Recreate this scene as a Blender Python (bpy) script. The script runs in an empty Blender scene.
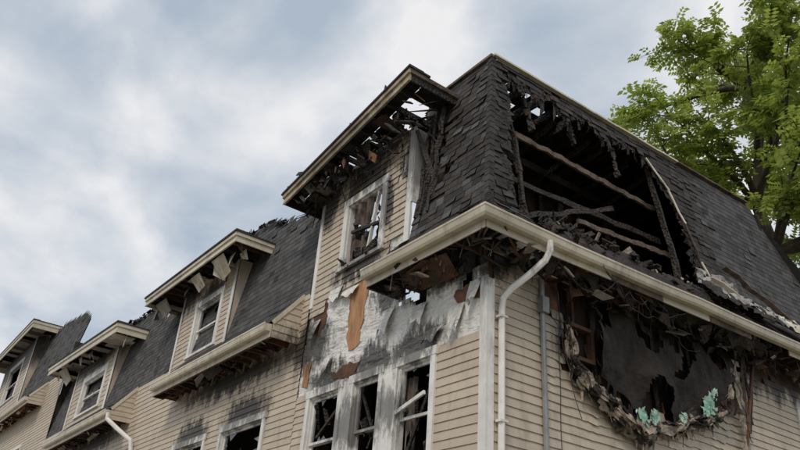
import bpy, math, random
from mathutils import Vector, Matrix, noise
R = random.Random(11)
def rnd(a, b): return R.uniform(a, b)
def lerp(a, b, t): return a + (b - a) * t
def nz(x, y=0.0, z=0.0): return noise.noise(Vector((x, y, z)))
scene = bpy.context.scene
scene.view_settings.view_transform = 'Standard'
scene.view_settings.look = 'None'
scene.view_settings.exposure = 0

# ------------------------------------------------------------ materials
SOOT = [((0, -.2, 6.1), (1.0, .8, .38)), ((-1.1, -.3, 6.12), (1.4, .7, .34)), ((.2, 3.2, 5.75), (.9, 2.3, 1.0)),
        ((.3, 6.2, 6.15), (.9, 3.2, .5)), ((-3.7, 0, 5.16), (.6, .3, .26)), ((-2.5, 0, 5.16), (.6, .3, .28)),
        ((-1.4, 0, 5.16), (.65, .3, .28)), ((-6.5, 0, 5.1), (1.0, .3, .35)), ((-9, 0, 5.05), (.9, .3, .3)),
        ((-1.7, 0, 8.5), (.4, .6, .8)), ((-3.2, -.3, 9.15), (2.1, .7, .4)), ((-3.1, 0, 8.65), (.8, .3, .4)),
        ((-4.4, 0, 8.7), (.5, .6, .6)), ((-4.4, 0, 5.9), (.7, .5, .5)), ((-7.4, -.3, 5.9), (3.0, .7, .3)),
        ((-11.2, -.2, 8.8), (1.3, .8, .5)), ((-9.4, 0, 8.45), (.8, .3, .3)), ((-18.5, -.2, 9.0), (3.0, .8, .6)),
        ((-16.5, -.3, 5.9), (3.0, .8, .3)), ((-33, -.3, 12.4), (6, 1.2, 1.2)), ((.1, 1.7, 5.4), (.3, .6, .6)),
        ((-3.1, 0, 6.95), (.9, .3, .25)), ((-2.2, 0, 6.25), (.4, .3, .4)), ((-2.6, 0, 4.35), (1.3, .3, .4)), ((-2.45, 0, 7.9), (.26, .3, .55))]
def soot_group():
    g = bpy.data.node_groups.new("soot_mask", 'ShaderNodeTree')
    g.interface.new_socket("Fac", in_out='OUTPUT', socket_type='NodeSocketFloat')
    N = g.nodes; L = g.links
    geo = N.new('ShaderNodeNewGeometry'); out = N.new('NodeGroupOutput')
    n = N.new('ShaderNodeTexNoise'); n.inputs['Scale'].default_value = 2.6; n.inputs['Detail'].default_value = 9
    n.inputs['Roughness'].default_value = .78
    vs = N.new('ShaderNodeVectorMath'); vs.operation = 'MULTIPLY'; vs.inputs[1].default_value = (1.7, 1.7, .65)
    L.new(geo.outputs['Position'], vs.inputs[0]); L.new(vs.outputs[0], n.inputs['Vector'])
    s = N.new('ShaderNodeVectorMath'); s.operation = 'SUBTRACT'; s.inputs[1].default_value = (.5, .5, .5)
    L.new(n.outputs['Color'], s.inputs[0])
    m = N.new('ShaderNodeVectorMath'); m.operation = 'MULTIPLY_ADD'; m.inputs[1].default_value = (1.5, 1.5, 1.5)
    L.new(s.outputs[0], m.inputs[0]); L.new(geo.outputs['Position'], m.inputs[2])
    prev = None
    for c, r in SOOT:
        a = N.new('ShaderNodeVectorMath'); a.operation = 'SUBTRACT'; a.inputs[1].default_value = c; L.new(m.outputs[0], a.inputs[0])
        b = N.new('ShaderNodeVectorMath'); b.operation = 'DIVIDE'; b.inputs[1].default_value = r; L.new(a.outputs[0], b.inputs[0])
        l = N.new('ShaderNodeVectorMath'); l.operation = 'LENGTH'; L.new(b.outputs[0], l.inputs[0])
        k = N.new('ShaderNodeMapRange'); k.interpolation_type = 'SMOOTHSTEP'
        k.inputs[1].default_value = .62; k.inputs[2].default_value = 1.28; k.inputs[3].default_value = 1; k.inputs[4].default_value = 0
        L.new(l.outputs['Value'], k.inputs[0])
        if prev is None: prev = k.outputs[0]
        else:
            x = N.new('ShaderNodeMath'); x.operation = 'MAXIMUM'; L.new(prev, x.inputs[0]); L.new(k.outputs[0], x.inputs[1]); prev = x.outputs[0]
    L.new(prev, out.inputs[0])
    return g
SG = soot_group()
def mat(name, c1, c2=None, rough=.75, nscale=4, contrast=(.35, .65), soot=0.0, sootcol=(.018, .014, .011), bump=(25, .25), tone=.25, stain=0.0, metal=0, stretch=(1, 1, 1), vor=False, bdist=.03):
    m = bpy.data.materials.new(name); m.use_nodes = True
    nt = m.node_tree; N = nt.nodes; L = nt.links
    b = N['Principled BSDF']; b.inputs['Roughness'].default_value = rough; b.inputs['Metallic'].default_value = metal
    geo = N.new('ShaderNodeNewGeometry')
    vm = N.new('ShaderNodeVectorMath'); vm.operation = 'MULTIPLY'; vm.inputs[1].default_value = stretch
    L.new(geo.outputs['Position'], vm.inputs[0])
    n = N.new('ShaderNodeTexNoise'); n.inputs['Scale'].default_value = nscale; n.inputs['Detail'].default_value = 7; n.inputs['Roughness'].default_value = .62
    L.new(vm.outputs[0], n.inputs['Vector'])
    mr = N.new('ShaderNodeMapRange'); mr.inputs[1].default_value = contrast[0]; mr.inputs[2].default_value = contrast[1]
    L.new(n.outputs['Fac'], mr.inputs[0])
    if c2 is None: c2 = tuple(x * .8 for x in c1)
    mx = N.new('ShaderNodeMix'); mx.data_type = 'RGBA'
    mx.inputs[6].default_value = (*c1, 1); mx.inputs[7].default_value = (*c2, 1); L.new(mr.outputs[0], mx.inputs[0])
    at = N.new('ShaderNodeAttribute'); at.attribute_name = 'tone'
    tm = N.new('ShaderNodeMapRange'); tm.inputs[3].default_value = 1 - tone; tm.inputs[4].default_value = 1 + tone
    L.new(at.outputs['Fac'], tm.inputs[0])
    sc = N.new('ShaderNodeVectorMath'); sc.operation = 'SCALE'; L.new(mx.outputs[2], sc.inputs[0]); L.new(tm.outputs[0], sc.inputs['Scale'])
    col = sc.outputs[0]
    if stain:
        n2 = N.new('ShaderNodeTexNoise'); n2.inputs['Scale'].default_value = 1.6; n2.inputs['Detail'].default_value = 8; n2.inputs['Roughness'].default_value = .72
        v2 = N.new('ShaderNodeVectorMath'); v2.operation = 'MULTIPLY'; v2.inputs[1].default_value = (1.8, 1.8, .45)
        L.new(geo.outputs['Position'], v2.inputs[0]); L.new(v2.outputs[0], n2.inputs['Vector'])
        r2 = N.new('ShaderNodeMapRange'); r2.inputs[1].default_value = .52; r2.inputs[2].default_value = .70; r2.inputs[4].default_value = stain
        L.new(n2.outputs['Fac'], r2.inputs[0])
        m2 = N.new('ShaderNodeMix'); m2.data_type = 'RGBA'; m2.inputs[7].default_value = (.11, .08, .055, 1)
        L.new(r2.outputs[0], m2.inputs[0]); L.new(col, m2.inputs[6]); col = m2.outputs[2]
    if soot:
        g = N.new('ShaderNodeGroup'); g.node_tree = SG
        mm = N.new('ShaderNodeMath'); mm.operation = 'MULTIPLY'; mm.inputs[1].default_value = soot; L.new(g.outputs[0], mm.inputs[0])
        m3 = N.new('ShaderNodeMix'); m3.data_type = 'RGBA'; m3.inputs[7].default_value = (*sootcol, 1)
        L.new(mm.outputs[0], m3.inputs[0]); L.new(col, m3.inputs[6]); col = m3.outputs[2]
    L.new(col, b.inputs['Base Color'])
    if vor:
        t = N.new('ShaderNodeTexVoronoi'); t.inputs['Scale'].default_value = bump[0]; o = t.outputs['Distance']
    else:
        t = N.new('ShaderNodeTexNoise'); t.inputs['Scale'].default_value = bump[0]; t.inputs['Detail'].default_value = 5; o = t.outputs['Fac']
    L.new(vm.outputs[0], t.inputs['Vector'])
    bp = N.new('ShaderNodeBump'); bp.inputs['Strength'].default_value = bump[1]; bp.inputs['Distance'].default_value = bdist
    L.new(o, bp.inputs['Height']); L.new(bp.outputs[0], b.inputs['Normal'])
    return m
M_side = mat("vinyl_siding_beige", (.54, .46, .36), (.47, .395, .305), rough=.55, soot=.95, tone=.07, stain=.38, bump=(8, .1))
M_white = mat("white_painted_trim", (.78, .77, .74), (.66, .64, .60), rough=.5, soot=.72, tone=.06, stain=.6, bump=(15, .1))
M_gut = mat("cream_gutter_metal", (.66, .585, .46), (.56, .495, .38), rough=.4, soot=.22, tone=.05, stain=.5, bump=(6, .12))
M_gutB = mat("sooty_fascia_board", (.56, .48, .36), (.34, .26, .17), rough=.6, nscale=3, soot=.6, tone=.1, stain=.8, bump=(14, .3))
M_shing = mat("asphalt_shingle", (.056, .055, .058), (.088, .085, .084), rough=.9, nscale=9, tone=.35, bump=(90, .4), bdist=.01)
M_shingB = mat("charred_shingle", (.017, .015, .014), (.052, .043, .037), rough=.8, nscale=5, tone=.5, bump=(60, .6), bdist=.015)
M_char = mat("charred_timber", (.007, .006, .0055), (.040, .028, .020), rough=.7, nscale=5, tone=.5, bump=(22, .8), vor=True)
M_brown = mat("scorched_wood", (.22, .095, .04), (.045, .022, .013), rough=.8, nscale=3, tone=.4, soot=.6, bump=(30, .4))
M_wood = mat("weathered_plank", (.16, .115, .085), (.045, .033, .025), rough=.85, nscale=6, tone=.3, bump=(30, .4))
M_wrap = mat("house_wrap", (.80, .79, .76), (.64, .62, .58), rough=.45, nscale=3, soot=.9, tone=.08, stain=.5, bump=(2.6, 1.0), bdist=.16, stretch=(1, 1, 2.2))
M_ply = mat("plywood_sheathing", (.50, .27, .13), (.28, .14, .07), rough=.8, nscale=5, soot=.6, tone=.15, stain=.5, stretch=(3, 3, .6), bump=(20, .2))
M_soff = mat("soffit_panel", (.72, .68, .60), (.42, .34, .25), rough=.6, nscale=2.5, soot=.7, tone=.15, stain=.8, bump=(12, .2))
M_int = mat("burnt_interior", (.010, .007, .005), (.060, .032, .018), rough=.9, nscale=1.8, contrast=(.45, .7), bump=(10, .8), tone=.3)
M_insul = mat("melted_insulation", (.46, .38, .30), (.11, .09, .07), rough=.9, nscale=7, tone=.35, bump=(30, .8))
M_green = mat("green_foam_board", (.20, .46, .34), (.46, .56, .48), rough=.7, nscale=8, tone=.2, stain=.5)
M_memb = mat("black_membrane", (.010, .008, .007), (.034, .025, .019), rough=.85, nscale=2, bump=(5, 1.0), tone=.2, bdist=.08)
M_felt = mat("torn_roofing_felt", (.46, .45, .43), (.14, .13, .12), rough=.8, nscale=4, bump=(9, .8), tone=.25, bdist=.06)
M_glass = mat("sooty_glass", (.03, .032, .035), (.14, .15, .16), rough=.12, nscale=3, bump=(3, .05))
M_wire = mat("cable", (.02, .02, .02), rough=.5)
M_greym = mat("grey_conduit", (.30, .30, .29), (.2, .2, .2), rough=.4, metal=.3, bump=(8, .1))
M_curt = mat("burnt_curtain", (.16, .12, .10), (.03, .025, .02), rough=.9, nscale=6, stretch=(3, 3, .5), tone=.3)

# ------------------------------------------------------------ mesh builder
PARENT = None
class MB:
    def __init__(s): s.v = []; s.f = []; s.m = []; s.t = []
    def poly(s, pts, mi=0, t=None):
        i = len(s.v); s.v += [tuple(p) for p in pts]; s.f.append(tuple(range(i, i + len(pts)))); s.m.append(mi); s.t.append(R.random() if t is None else t)
    def hexa(s, p, mi=0, t=None):
        i = len(s.v); s.v += [tuple(q) for q in p]
        t = R.random() if t is None else t
        for f in ((0, 3, 2, 1), (4, 5, 6, 7), (0, 1, 5, 4), (1, 2, 6, 5), (2, 3, 7, 6), (3, 0, 4, 7)):
            s.f.append(tuple(i + k for k in f)); s.m.append(mi); s.t.append(t)
    def box(s, a, b, mi=0, t=None):
        x0, y0, z0 = [min(a[i], b[i]) for i in range(3)]; x1, y1, z1 = [max(a[i], b[i]) for i in range(3)]
        s.hexa([(x0, y0, z0), (x1, y0, z0), (x1, y1, z0), (x0, y1, z0), (x0, y0, z1), (x1, y0, z1), (x1, y1, z1), (x0, y1, z1)], mi, t)
    def beam(s, p0, p1, w, h, mi=0, up=(0, 0, 1), t=None, taper=1.0):
        p0 = Vector(p0); p1 = Vector(p1); d = (p1 - p0).normalized(); up = Vector(up)
        x = d.cross(up)
        if x.length < .01: x = d.cross(Vector((1, 0, 0)))
        x.normalize(); y = x.cross(d).normalized()
        q = []
        for k, (a, b) in enumerate(((-1, -1), (1, -1), (1, 1), (-1, 1))): q.append(p0 + x * a * w / 2 + y * b * h / 2)
        for k, (a, b) in enumerate(((-1, -1), (1, -1), (1, 1), (-1, 1))): q.append(p1 + (x * a * w / 2 + y * b * h / 2) * taper)
        s.hexa(q, mi, t)
    def burnt(s, p0, p1, w, h, mi=0, n=5, j=.02, up=(0, 0, 1)):
        p0 = Vector(p0); p1 = Vector(p1); prev = p0; t = R.random()
        for i in range(n):
            nx = p0.lerp(p1, (i + 1) / n) + Vector((rnd(-j, j), rnd(-j, j), rnd(-j, j)))
            k = rnd(.7, 1.05); s.beam(prev, nx + (nx - prev) * .02, w * k, h * rnd(.7, 1.05), mi, up, t); prev = nx
    def tube(s, pts, r, n=8, mi=0, sx=1.0, sy=1.0):
        pts = [Vector(p) for p in pts]; rings = []; t = R.random()
        for i, p in enumerate(pts):
            d = (pts[min(i + 1, len(pts) - 1)] - pts[max(i - 1, 0)]).normalized()
            x = d.cross(Vector((.13, .99, .05))).normalized(); y = x.cross(d).normalized()
            rr = r[i] if isinstance(r, (list, tuple)) else r
            b = len(s.v)
            for k in range(n):
                a = 2 * math.pi * k / n; s.v.append(tuple(p + x * math.cos(a) * rr * sx + y * math.sin(a) * rr * sy))
            rings.append(b)
        for i in range(len(rings) - 1):
            for k in range(n):
                s.f.append((rings[i] + k, rings[i] + (k + 1) % n, rings[i + 1] + (k + 1) % n, rings[i + 1] + k)); s.m.append(mi); s.t.append(t)
        s.f.append(tuple(rings[0] + k for k in range(n))); s.m.append(mi); s.t.append(t)
        s.f.append(tuple(rings[-1] + k for k in range(n))[::-1]); s.m.append(mi); s.t.append(t)
    def shard(s, c, sz, mi=0, flat=None):
        c = Vector(c); a = Vector((rnd(-1, 1), rnd(-1, 1), rnd(-1, 1))).normalized(); b = a.cross(Vector((rnd(-1, 1), rnd(-1, 1), rnd(-1, 1)))).normalized()
        if flat: a = (a + Vector(flat) * 2).normalized()
        w = sz * rnd(.15, .5); l = sz * rnd(.5, 1.1); n = a.cross(b).normalized() * .010
        p = [c - a * l - b * w * rnd(.3, 1), c - a * l * rnd(.4, 1) + b * w, c + a * l + b * w * rnd(.1, 1), c + a * l * rnd(.3, 1) - b * w]
        s.hexa([q - n for q in p] + [q + n for q in p], mi)
    def ragged(s, face, P, o, mi, amp=.05, step=.06, t=.5):
        out = []
        for (a, b) in zip(P, P[1:] + P[:1]):
            L = math.hypot(b[0] - a[0], b[1] - a[1]); n = max(1, int(L / step))
            for i in range(n):
                k = i / n; u = lerp(a[0], b[0], k); z = lerp(a[1], b[1], k)
                out.append(PW(face, u + amp * nz(u * 7, z * 7, 1) + rnd(-.01, .01), o, z + amp * nz(u * 7, z * 7, 9) + rnd(-.01, .01)))
        s.poly(out, mi, t)
    def grid(s, f, n, m, keep, mi):
        base = {}
        def g(i, k):
            if (i, k) not in base: base[(i, k)] = len(s.v); s.v.append(tuple(f(i, k)))
            return base[(i, k)]
        for i in range(n):
            for k in range(m):
                c = f(i + .5, k + .5)
                if not keep(c, i / n, k / m): continue
                s.f.append((g(i, k), g(i + 1, k), g(i + 1, k + 1), g(i, k + 1))); s.m.append(mi(c) if callable(mi) else mi); s.t.append(.5 + .5 * nz(c.y * 3, c.z * 3))
    def make(s, name, mats, parent='P', smooth=False):
        me = bpy.data.meshes.new(name); me.from_pydata(s.v, [], s.f)
        for m in mats: me.materials.append(m)
        me.polygons.foreach_set('material_index', s.m)
        if smooth: me.polygons.foreach_set('use_smooth', [True] * len(s.f))
        a = me.attributes.new('tone', 'FLOAT', 'FACE'); a.data.foreach_set('value', s.t)
        me.update()
        o = bpy.data.objects.new(name, me); bpy.context.collection.objects.link(o)
        if parent == 'P' and PARENT: o.parent = PARENT
        return o
def empty(name):
    e = bpy.data.objects.new(name, None); bpy.context.collection.objects.link(e); return e

ZR = 10.0
def rise(u, z): return max(u, 0) * .033
def PT(face, u, o, z):
    if face == 'L': return Vector((u, -o, z))
    return Vector((o, u, z + rise(u, z)))
def PW(face, u, o, z):
    return Vector((u, -o, z)) if face == 'L' else Vector((o, u, z))
def inpoly(x, y, P):
    c = False; j = len(P) - 1
    for i in range(len(P)):
        if (P[i][1] > y) != (P[j][1] > y) and x < (P[j][0] - P[i][0]) * (y - P[i][1]) / (P[j][1] - P[i][1]) + P[i][0]: c = not c
        j = i
    return c

def siding(mb, face, u0, u1, z0, z1, keep=None, du=.1, course=.115, o0=0.0, droop=None, mi=0):
    n = int(round((z1 - z0) / course)); n = max(n, 1); ch = (z1 - z0) / n
    nu = max(1, int(round((u1 - u0) / du))); d = (u1 - u0) / nu
    for i in range(n):
        za = z0 + i * ch; zb = za + ch; seam = rnd(0, 3.6); tone = R.random()
        for k in range(nu):
            ua = u0 + k * d; ub = ua + d
            if int((ua + seam) / 3.6) != int((ub + seam) / 3.6): tone = R.random()
            if keep and not keep((ua + ub) / 2, (za + zb) / 2): continue
            def dd(u): return droop(u, za) if droop else 0
            qa = PW(face, ua, o0 + .020 + abs(dd(ua)) * .5, za - max(dd(ua), 0)); qb = PW(face, ub, o0 + .020 + abs(dd(ub)) * .5, za - max(dd(ub), 0))
            ra = PW(face, ua, o0 + .006, zb); rb = PW(face, ub, o0 + .006, zb)
            mb.poly([qa, qb, rb, ra], mi, tone)
            mb.poly([PW(face, ua, o0 + .003, za + .002), PW(face, ub, o0 + .003, za + .002), qb, qa], mi, tone)

def shingles(mb, face, o0, z0, o1, z1, umin, umax, keep, mi=0, deck=True, char=None, exposure=.115):
    L = math.hypot(o1 - o0, z1 - z0); n = int(L / exposure); do = (o1 - o0) / L; dz = (z1 - z0) / L; no, nzz = dz, -do
    W = exposure * 1.75
    def S(u, s, h): return PT(face, u, o0 + do * s + no * h, z0 + dz * s + nzz * h)
    for i in range(n + 1):
        s0 = i * exposure; s1 = min(s0 + exposure * 1.3, L); z = z0 + dz * s0
        if s1 - s0 < .03: continue
        a = umin(z); b = umax(z); u = a - rnd(0, W)
        while u < b:
            w = W * rnd(.9, 1.1); ua = max(u, a); ub = min(u + w - .006, b); u += w
            if ub - ua < .02: continue
            if not keep((ua + ub) / 2, z): continue
            ch = char((ua + ub) / 2, z) if char else 0
            lift = .009 + rnd(0, .003) + (rnd(0, .022) if R.random() < ch * .5 else 0)
            sag = rnd(-.01, .02) * ch
            l1 = lift + (rnd(0, .02) if ch > .5 and R.random() < .2 else 0)
            m = 1 if R.random() < ch else 0
            t = R.random()
            A = S(ua, s0 - sag, lift); B = S(ub, s0 - sag + rnd(-.012, .012) * ch, l1); C = S(ub, s1, .003); D = S(ua, s1, .003)
            mb.poly([A, B, C, D], m, t); mb.poly([S(ua, s0, .0), S(ub, s0, .0), B, A], m, t)
    if deck:
        ds = .12; ns = max(1, int(L / ds))
        for i in range(ns):
            s0 = L * i / ns; s1 = L * (i + 1) / ns; z = z0 + dz * (s0 + s1) / 2; a = umin(z); b = umax(z); nu = max(1, int((b - a) / .15))
            for k in range(nu):
                ua = lerp(a, b, k / nu); ub = lerp(a, b, (k + 1) / nu)
                if not keep((ua + ub) / 2 , z): continue
                mb.poly([S(ua, s0, -.015), S(ub, s0, -.015), S(ub, s1, -.015), S(ua, s1, -.015)], 2)
                mb.poly([S(ua, s0, -.03), S(ub, s0, -.03), S(ub, s1, -.03), S(ua, s1, -.03)], 2)

GP = [(0, .13), (0, 0), (.085, 0), (.105, .035), (.118, .10), (.128, .115), (.128, .14), (.112, .14), (.112, .12)]
def gutter(mb, face, u0, u1, z, ob=.57, n=1, mi=0, jit=.004, mitre0=0, mitre1=0):
    rings = []
    for i in range(n + 1):
        u = lerp(u0, u1, i / n); jz = rnd(-jit, jit) if 0 < i < n else 0
        ring = []
        for (o, h) in GP:
            uu = u + (mitre0 * (o + ob) if i == 0 else 0) + (mitre1 * (o + ob) if i == n else 0)
            ring.append(PT(face, uu, ob + o, z + h + jz))
        rings.append(ring)
    for i in range(n):
        t = rnd(.3, .7)
        for k in range(len(GP) - 1): mb.poly([rings[i][k], rings[i + 1][k], rings[i + 1][k + 1], rings[i][k + 1]], mi, t)
    if not mitre0: mb.poly(rings[0], mi)
    if not mitre1: mb.poly(rings[-1], mi)

def window(mb, face, u0, u1, z0, z1, tr=.10, glass=.3, sash=True, mi=0, gi=1, ci=2, debris=True):
    def bx(a, b, c, d, o0, o1, m=mi): mb.box(PW(face, a, o0, c), PW(face, b, o1, d), m, rnd(.3, .7))
    bx(u0 - .0, u0 + tr, z0, z1 - tr, .0, .045); bx(u1 - tr, u1, z0, z1 - tr, .0, .045)
    bx(u0 - .02, u1 + .02, z1 - tr, z1 + .02, .0, .05); bx(u0 - .03, u1 + .03, z0 - .06, z0, .0, .07)
    a = u0 + tr; b = u1 - tr; c = z0; d = z1 - tr
    bx(a, a + .02, c, d, -.12, -.001); bx(b - .02, b, c, d, -.12, -.001); bx(a + .02, b - .02, d - .02, d, -.12, -.001)
    a += .02; b -= .02; d -= .02
    if sash:
        zm = (c + d) / 2
        for (q, r2, oo) in ((zm, d, -.04), (c, zm + .03, -.075)):
            if oo < -.05 and R.random() < .35: continue
            bx(a, a + .04, q, r2, oo - .03, oo); bx(b - .04, b, q, r2, oo - .03, oo); bx(a + .04, b - .04, r2 - .04, r2, oo - .03, oo + .002); bx(a + .04, b - .04, q, q + .04, oo - .03, oo + .002)
            if R.random() < glass:
                A, B, Q, T = a + .04, b - .04, q + .04, r2 - .04; w = B - A; h = T - Q
                for k in range(5):
                    s = R.randrange(4); p = rnd(.0, .75); e = p + rnd(.12, .3); dp_ = rnd(.06, .24)
                    if s == 0: P = [(A + w * p, Q), (A + w * e, Q), (A + w * (p + e) / 2, Q + h * dp_)]
                    elif s == 1: P = [(A + w * p, T), (A + w * e, T), (A + w * (p + .05), T - h * dp_)]
                    elif s == 2: P = [(A, Q + h * p), (A, Q + h * e), (A + w * dp_, Q + h * p)]
                    else: P = [(B, Q + h * p), (B, Q + h * e), (B - w * dp_, Q + h * (e - .05))]
                    mb.poly([PW(face, x, oo - .015 + k * .001, y) for x, y in P], gi)
    if debris:
        for i in range(7): mb.shard(PW(face, lerp(a, b, R.random()), -.12, lerp(c, d, R.random())), rnd(.08, .22), ci, flat=(0, 0, 1))

# =============================================================== corner house
H1 = empty("burnt_townhouse"); PARENT = H1
WALLBOT = 0.35; YE = 10.4
winL = [(-4.22, -3.16, 3.45, 5.02), (-2.95, -2.10, 3.45, 5.02), (-1.86, -.93, 3.45, 5.02)]
def in_rects(u, z, rs, g=.0):
    return any(a + g < u < b - g and c + g < z < d - g for a, b, c, d in rs)
DW1 = (-3.72, -2.42, 7.08, 8.42)
def wrapline(u):
    return 5.02 + .14 * nz(u * 1.6, 3) + (.0 if u > -4.3 else .3 * (-4.3 - u))
def keepL1(u, z):
    if in_rects(u, z, winL, .03): return False
    if z > wrapline(u) and z < 6.0: return False
    return True
sid = MB()
siding(sid, 'L', -4.6, -.1, WALLBOT, 5.95, keepL1, droop=lambda u, z: (.012 * abs(nz(u * 3, z * 2)) if z > 4.6 else 0))
def keepD1(u, z):
    if in_rects(u, z, [DW1], .03): return False
    low = 6.75 + .4 * nz(u * 1.1, 7.7) + (.5 if u > -2.3 else 0) - .25 * (u < -4.0)
    if z < low: return False
    if u > -2.05 - .15 * nz(z * 2) and 8.2 < z < 8.9 and nz(u * 4, z * 3) > .0: return False
    return True
siding(sid, 'L', -4.55, -1.75, 5.95, 9.1, keepD1, droop=lambda u, z: .03 * abs(nz(u * 3, z * 2)) * (1 if (u > -2.4 or z > 8.5) else .25))
HOLE = [(1.2, 6.4), (1.35, 5.75), (1.38, 5.05), (1.6, 4.85), (1.95, 4.95), (2.1, 4.55), (2.5, 4.72), (2.9, 4.38), (3.35, 4.7), (3.9, 4.55), (4.3, 4.95), (4.9, 4.9), (5.1, 5.45), (5.5, 5.5), (5.8, 5.95), (6.4, 6.4)]
def keepR(u, z):
    j = .2 * nz(u * 1.7, z * 3, 5) + .11 * nz(u * 7, z * 9)
    if inpoly(u + j, z + j * .7, HOLE): return False
    if .95 < u < 1.9 and z > 5.6 + j: return False
    if u > 5.6 and z > 5.96 + j * 1.5: return False
    if 7.35 < u < 8.4 and 4.6 < z < 5.75: return False
    return True
def drR(u, z):
    d = min(math.hypot(u - a, z - b) for a, b in HOLE[1:-1])
    return max(0, .7 - d) * .17 * abs(nz(u * 5, z * 4)) + .006 * abs(nz(u * 2, z * 2))
siding(sid, 'R', .1, YE, WALLBOT, 6.45, keepR, droop=drR, du=.08)
sid.make("siding", [M_side])

wr = MB()
def sheet(mb, face, u0, u1, z0, z1, o, keep, mi, d=.12, wob=.016):
    nu = int((u1 - u0) / d) + 1; nv = int((z1 - z0) / d) + 1
    idx = {}
    def p(i, k):
        if (i, k) not in idx:
            u = lerp(u0, u1, i / nu); z = lerp(z0, z1, k / nv)
            idx[(i, k)] = len(mb.v); mb.v.append(tuple(PW(face, u, o + wob * (nz(u * 4, z * 4, 3) - .5), z)))
        return idx[(i, k)]
    for i in range(nu):
        for k in range(nv):
            if not keep(lerp(u0, u1, (i + .5) / nu), lerp(z0, z1, (k + .5) / nv)): continue
            mb.f.append((p(i, k), p(i + 1, k), p(i + 1, k + 1), p(i, k + 1))); mb.m.append(mi); mb.t.append(.5)
def kw(u, z):
    if in_rects(u, z, winL + [DW1], .05): return False
    if u > -2.1 and 7.6 < z and nz(u * 5, z * 3, 1) > .05: return False
    if u > -1.9 and z > 5.6 and nz(u * 4, z * 4, 6) > .3: return False
    return True
sheet(wr, 'L', -4.6, 0, WALLBOT, 5.95, 0, kw, 0, d=.06)
sheet(wr, 'L', -4.55, -1.75, 5.951, 9.2, 0, kw, 0, d=.06)
sheet(wr, 'R', 0, YE, WALLBOT, 6.45, -.012, lambda u, z: not inpoly(u, z, HOLE) and not (7.35 < u < 8.4 and 4.6 < z < 5.75), 2, d=.12)
wr.ragged('L', [(-3.28, 6.5), (-3.22, 5.75), (-3.15, 5.5), (-2.86, 5.55), (-2.82, 6.1), (-2.74, 6.55), (-3.0, 6.7)], .004, 1, .07)
wr.ragged('L', [(-4.55, 5.55), (-4.5, 5.2), (-4.32, 5.15), (-4.3, 5.6)], .004, 1, .05)
wr.ragged('L', [(-.62, 5.72), (-.6, 5.55), (-.12, 5.5), (-.1, 5.75)], .004, 2, .07)
wr.ragged('L', [(-3.6, 5.22), (-3.4, 5.1), (-2.9, 5.1), (-2.8, 5.25), (-3.2, 5.3)], .004, 2, .09)
wr.ragged('L', [(-4.4, 6.6), (-4.35, 6.1), (-4.1, 6.0), (-3.9, 6.3), (-4.0, 6.6)], .004, 2, .1)
wr.make("sheathing", [M_wrap, M_ply, M_brown], smooth=True)
fl = MB()
for (u, z, w, h) in [(-4.35, 6.3, .25, .35), (-2.3, 5.9, .35, .4), (-1.6, 5.75, .4, .3), (-.7, 5.5, .3, .35), (-3.9, 5.55, .3, .25), (-2.0, 6.4, .2, .35), (-.3, 5.75, .22, .4), (-3.5, 6.6, .5, .2), (-3.9, 6.75, .4, .3), (-2.6, 6.9, .35, .3), (-1.2, 5.3, .4, .2)]:
    n = 6; ph = rnd(0, 9)
    def q(a, b, u=u, z=z, w=w, h=h, ph=ph, n=n):
        a /= n; b /= n
        return Vector((u + w * a * (1 - .6 * b * abs(math.sin(ph))) + .07 * b * nz(a * 3, b * 2, ph), -.028 - .06 * abs(math.sin(a * 4 + ph)) * b - .03 * b, z - h * b * (1 + .7 * nz(a * 4, ph))))
    fl.grid(q, n, n, lambda c, a, b: True, 0)
fl.make("torn_house_wrap", [M_wrap], smooth=True)

wi = MB()
for w in winL: window(wi, 'L', *w, glass=.6)
window(wi, 'L', *DW1, tr=.13, glass=.0, sash=False)
window(wi, 'R', 7.35, 8.4, 4.6, 5.75)
for a, b in ((-3.16, -2.95), (-2.10, -1.86)): wi.box((a, -.03, 3.45), (b, .0, 5.0), 0)
wi.beam((-3.0, .05, 7.1), (-2.72, .02, 8.25), .05, .05, 0); wi.beam((-3.5, .03, 7.75), (-2.6, .03, 7.62), .05, .05, 2)
def rag(i, k):    # burnt curtain bunched in the attic window
    a = i / 14; b = k / 16
    return Vector((-3.56 + .62 * a * (1 - .35 * b) + .06 * nz(b * 4, a * 3), .07 + .07 * math.sin(a * 13) + .03 * nz(a * 4, b * 4), 8.28 - 1.15 * b - .05 * nz(a * 6)))
wi.grid(rag, 14, 16, lambda c, a, b: nz(a * 4, b * 3, 31) < .22 and not (b > .8 and nz(a * 8) > 0), 3)
for i in range(18): wi.shard((rnd(-3.6, -2.7), rnd(.05, .25), rnd(7.1, 8.35)), rnd(.1, .26), 2, flat=(0, 0, 1))
for i in range(22): wi.shard((rnd(-3.6, -2.55), rnd(-.1, .1), rnd(7.05, 7.2)), rnd(.05, .15), 2)
for (a, b) in ((-1.78, -1.55), (-2.45, -2.2)):
    n = 8
    for i in range(n):
        x0 = lerp(a, b, i / n); x1 = lerp(a, b, (i + 1) / n); y0 = .16 + .03 * math.sin(i * 1.9); y1 = .16 + .03 * math.sin((i + 1) * 1.9)
        wi.poly([(x0, y0, 3.5 + rnd(0, .7)), (x1, y1, 3.5 + rnd(0, .7)), (x1, y1, 4.8), (x0, y0, 4.8)], 3)
wi.beam((-1.7, .1, 3.6), (-1.1, .12, 4.75), .03, .05, 2); wi.beam((-2.8, .1, 4.8), (-2.3, .12, 3.9), .03, .04, 2); wi.beam((-4.0, .1, 4.3), (-3.3, .12, 4.8), .03, .04, 2)
wi.beam((-1.74, -.03, 4.28), (-1.06, -.09, 4.42), .03, .05, 0); wi.beam((-1.72, -.03, 4.28), (-1.66, -.05, 4.86), .03, .045, 0)
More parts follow.
